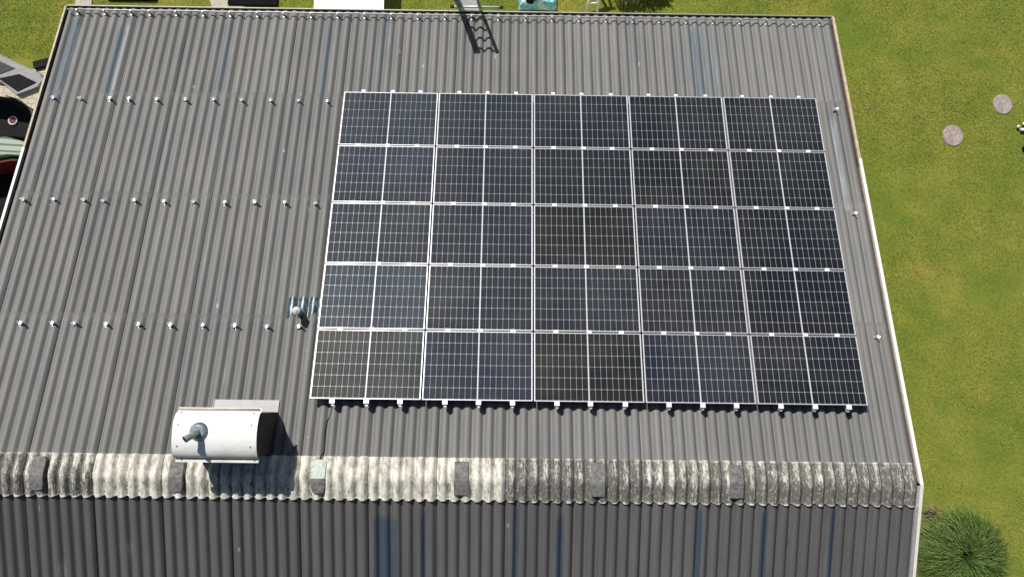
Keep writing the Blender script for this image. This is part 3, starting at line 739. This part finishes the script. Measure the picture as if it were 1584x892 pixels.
b = MB(); arc = [W(-9.1, .85, 0)[:2], W(-9.1, -.35, 0)[:2], W(-7.35, -.30, 0)[:2], W(-7.05, -.30, 0)[:2], W(-7.0, .0, 0)[:2], W(-7.08, .25, 0)[:2], W(-7.25, .45, 0)[:2], W(-7.6, .68, 0)[:2]]
b.prism(arc, .75, 1.78, 0, None, .12); b.prism([(p[0]*.97, p[1]*.97) for p in arc], .35, .76); body = b.build('body', M_black, tr)
b = MB(); b.tube([W(-7.19, .42, 1.76), W(-7.10, .28, 1.79), W(-7.06, .17, 1.79)], [.02, .035, .03], 8); b.tube([W(-7.05, .13, 1.79), W(-7.0, -.04, 1.79), W(-7.0, -.22, 1.78)], [.045, .03, .02], 8); b.tube([W(-7.75, .70, 1.74), W(-7.45, .62, 1.76), W(-7.25, .47, 1.76), W(-7.1, .25, 1.74)], .012, 6); b.build('fender_trim', M_pink, tr)
b = MB()
import itertools
def torus(b, c, R0, r0, m=0, n=20, k_=8):
    pts = [Vector(c)+Vector((R0*math.cos(2*math.pi*i/n), R0*math.sin(2*math.pi*i/n), 0)) for i in range(n+1)]; b.tube(pts, r0, k_, m, caps=False)
torus(b, W(-7.50, .13, 1.80), .085, .018); b.tube([W(-7.50, .13, 1.78), W(-7.50, .13, 1.81)], [.075, .05], 16, m=1); b.build('tail_lamp', [M_pink, M_red], tr)
b = MB(); b.prism([W(-8.9, -.22, 0)[:2], W(-8.9, -.9, 0)[:2], W(-7.5, -.62, 0)[:2], W(-6.96, -.66, 0)[:2], W(-6.96, -.40, 0)[:2], W(-7.62, -.2, 0)[:2]], .8, 1.80, 0, None, .05); b.build('bonnet', M_gr, tr)
b = MB(); b.prism([W(-8.9, -.78, 0)[:2], W(-8.9, -2.2, 0)[:2], W(-7.2, -2.1, 0)[:2], W(-6.85, -1.5, 0)[:2], W(-6.9, -.60, 0)[:2]], .3, 1.05, 0, None, .08); b.build('chassis', M_black, tr)
b = MB(); b.prism([W(-8.9, -.92, 0)[:2], W(-8.9, -1.0, 0)[:2], W(-7.5, -.71, 0)[:2], W(-7.15, -.69, 0)[:2], W(-7.3, -.655, 0)[:2], W(-7.6, -.65, 0)[:2]], .9, 1.70, 0, None, .03); b.build('bumper', M_red, tr)
for (x, y) in ((-7.25, .55), (-7.25, -1.1), (-8.9, .55), (-8.9, -1.1)):
    b = MB(); c = Vector(W(x, y, .48)); b.tube([c+Vector((-.14, 0, 0)), c+Vector((-.12, 0, 0)), c+Vector((.12, 0, 0)), c+Vector((.14, 0, 0))], [.4, .48, .48, .4], 24); wh = b.build('wheel', M_epdm, tr)
    b = MB(); b.tube([c+Vector((.13, 0, 0)), c+Vector((.15, 0, 0))], [.22, .2], 16); b.build('rim', M_red, wh)
# ------------------------------------------------------------ lawn details
def round_stone(x, y, r, lab, sd_):
    b = MB(); pts = [(r*(1+.06*mnoise.noise(Vector((math.cos(t)*2, math.sin(t)*2, sd_))))*math.cos(t), r*1.08*(1+.06*mnoise.noise(Vector((math.cos(t)*2, 5, math.sin(t)*2+sd_))))*math.sin(t)) for t in [2*math.pi*i/28 for i in range(28)]]
    b.prism(pts, -.02, .028, 0, None, .02); o = b.build('stone_slab', M_slab, origin=(x, y, 0)); tag(o, lab, 'stone slab', 'round slabs in the lawn')
M_slab = simple('grey_round_slab', (.36, .30, .275), .9, var=.25, scale=14, bmp=.4)
round_stone(13.57, .71, .245, 'round grey stone slab in the lawn, the nearer to the roof of the two', 1); round_stone(14.81, 1.5, .235, 'round grey stone slab in the lawn, the one farther right', 5)
b = MB()
for q in range(7):
    a = random.uniform(0, 6.28); rr = random.uniform(.03, .15); c = Vector((rr*math.cos(a), rr*math.sin(a), .06)); b.tube([c, c+Vector((0, 0, .03)), c+Vector((0, 0, .045))], [.035, .035, .01], 8)
b.tube([(0, 0, 0), (0, 0, .06)], .01, 6)
tag(b.build('daisies', M_wb, origin=(15.24, .9, 0)), 'small clump of white flowers at the right edge of the lawn', 'flowers')
b = MB(); b.tube([(0, 0, 0), (0, 0, .12), (0, 0, .14)], [.11, .11, .08], 14)
tag(b.build('black_pot', M_black, origin=(15.30, .40, 0)), 'small black pot below the white flowers', 'pot')

# grass blades, as one mass
import array
def blades(name, regions, dens, mt, hgt, wid):
    b = MB(); vals = []
    for (x0, x1, y0, y1) in regions:
        for _ in range(int((x1-x0)*(y1-y0)*dens)):
            x = random.uniform(x0, x1); y = random.uniform(y0, y1)
            if (x-13.57)**2+(y-.71)**2 < .034 or (x-14.81)**2+(y-1.5)**2 < .030: continue
            if -5.7 < x < 9.5 and y < 1.9: continue
            nz = mnoise.noise(Vector((x*.5, y*.5, 0)))+.6*mnoise.noise(Vector((x*2.1, y*2.1, 3)))
            a = random.uniform(0, 6.2832); h = hgt*random.uniform(.5, 1.2)*(1+.6*nz); l = h*random.uniform(.4, 1.6); w = wid*random.uniform(.6, 1.2)
            dx, dy = math.cos(a), math.sin(a); px_, py_ = -dy*w, dx*w
            b.quad((x-px_, y-py_, 0), (x+px_, y+py_, 0), (x+dx*l, y+dy*l, h))
            c = min(1, max(0, .48+.55*nz+random.gauss(0, .13))); vals += [(c, 0, 0)]*3
    o = b.build(name, mt); attr(o, vals); return o
g = blades('grass', [(9.4, 16.8, -10.2, 5.2), (-9.8, 9.4, 3.0, 5.2), (-9.8, -5.9, 2.3, 3.0)], 1500, M_blade, .034, .006); tag(g, 'short mown lawn grass around the building', 'grass', kind='stuff')

def tussock(x, y, rad, hgt, count, name, mt, lab, cat, wid=.009):
    root = empty(name, (x, y, 0), lab, cat); b = MB(); vals = []
    for _ in range(count):
        a = random.uniform(0, 6.2832); rb = min(.6, abs(random.gauss(0, .3)))*rad; L = (rad-rb*.6)*random.uniform(.3, 1.12); H = hgt*random.uniform(.6, 1.15)*(1-.35*random.random())
        a2 = a+random.gauss(0, .5); bx, by = rb*math.cos(a), rb*math.sin(a); n = 5; c = min(1, max(0, random.gauss(.42, .25)))
        pts = []
        e = random.uniform(.5, 1)
        for q in range(n+1):
            t = q/n; r_ = L*t**1.15*e; z = H*(1-(1-min(1, t*1.55))**2) if t < .645 else H*(1-((t-.645)/.355)**1.7*.62)
            pts.append(Vector((bx+math.cos(a2)*r_, by+math.sin(a2)*r_, z+.01)))
        s = Vector((-math.sin(a2), math.cos(a2), random.uniform(-.4, .4))); s.normalize()
        i0 = len(b.v)
        for q, p in enumerate(pts):
            ww = wid*(1-(q/n)**2*.85); b.v += [tuple(p-s*ww), tuple(p+s*ww)]; vals += [(min(1, c+.55*(q/n)**2), 0, 0)]*2
        for q in range(n): b.f.append((i0+2*q, i0+2*q+1, i0+2*q+3, i0+2*q+2)); b.m.append(0); b.sm.append(True)
    o = b.build('blades', mt, root); attr(o, vals); return root
tussock(13.02, -8.85, 1.02, .58, 15000, 'ornamental_grass', M_tuft, 'large dark green arching grass clump beside the roof corner', 'grass clump', .006)
tussock(12.5, -8.0, .28, .34, 130, 'dry_tuft', blade_mat('dry_blades', (.12, .07, .03), (.24, .16, .08), (.35, .3, .15)), 'small brown dry tuft at the upper left of the green clump', 'grass tuft')
for x, y, s_ in ((5.75, 4.1, .38), (6.2, 4.15, .42), (6.6, 4.2, .3)):
    tussock(x, y, s_, .4, 260, 'weed', M_weed, 'leafy weed behind the eave, %s of the three' % ('left' if x < 6 else ('middle' if x < 6.5 else 'right')), 'weed', .014)
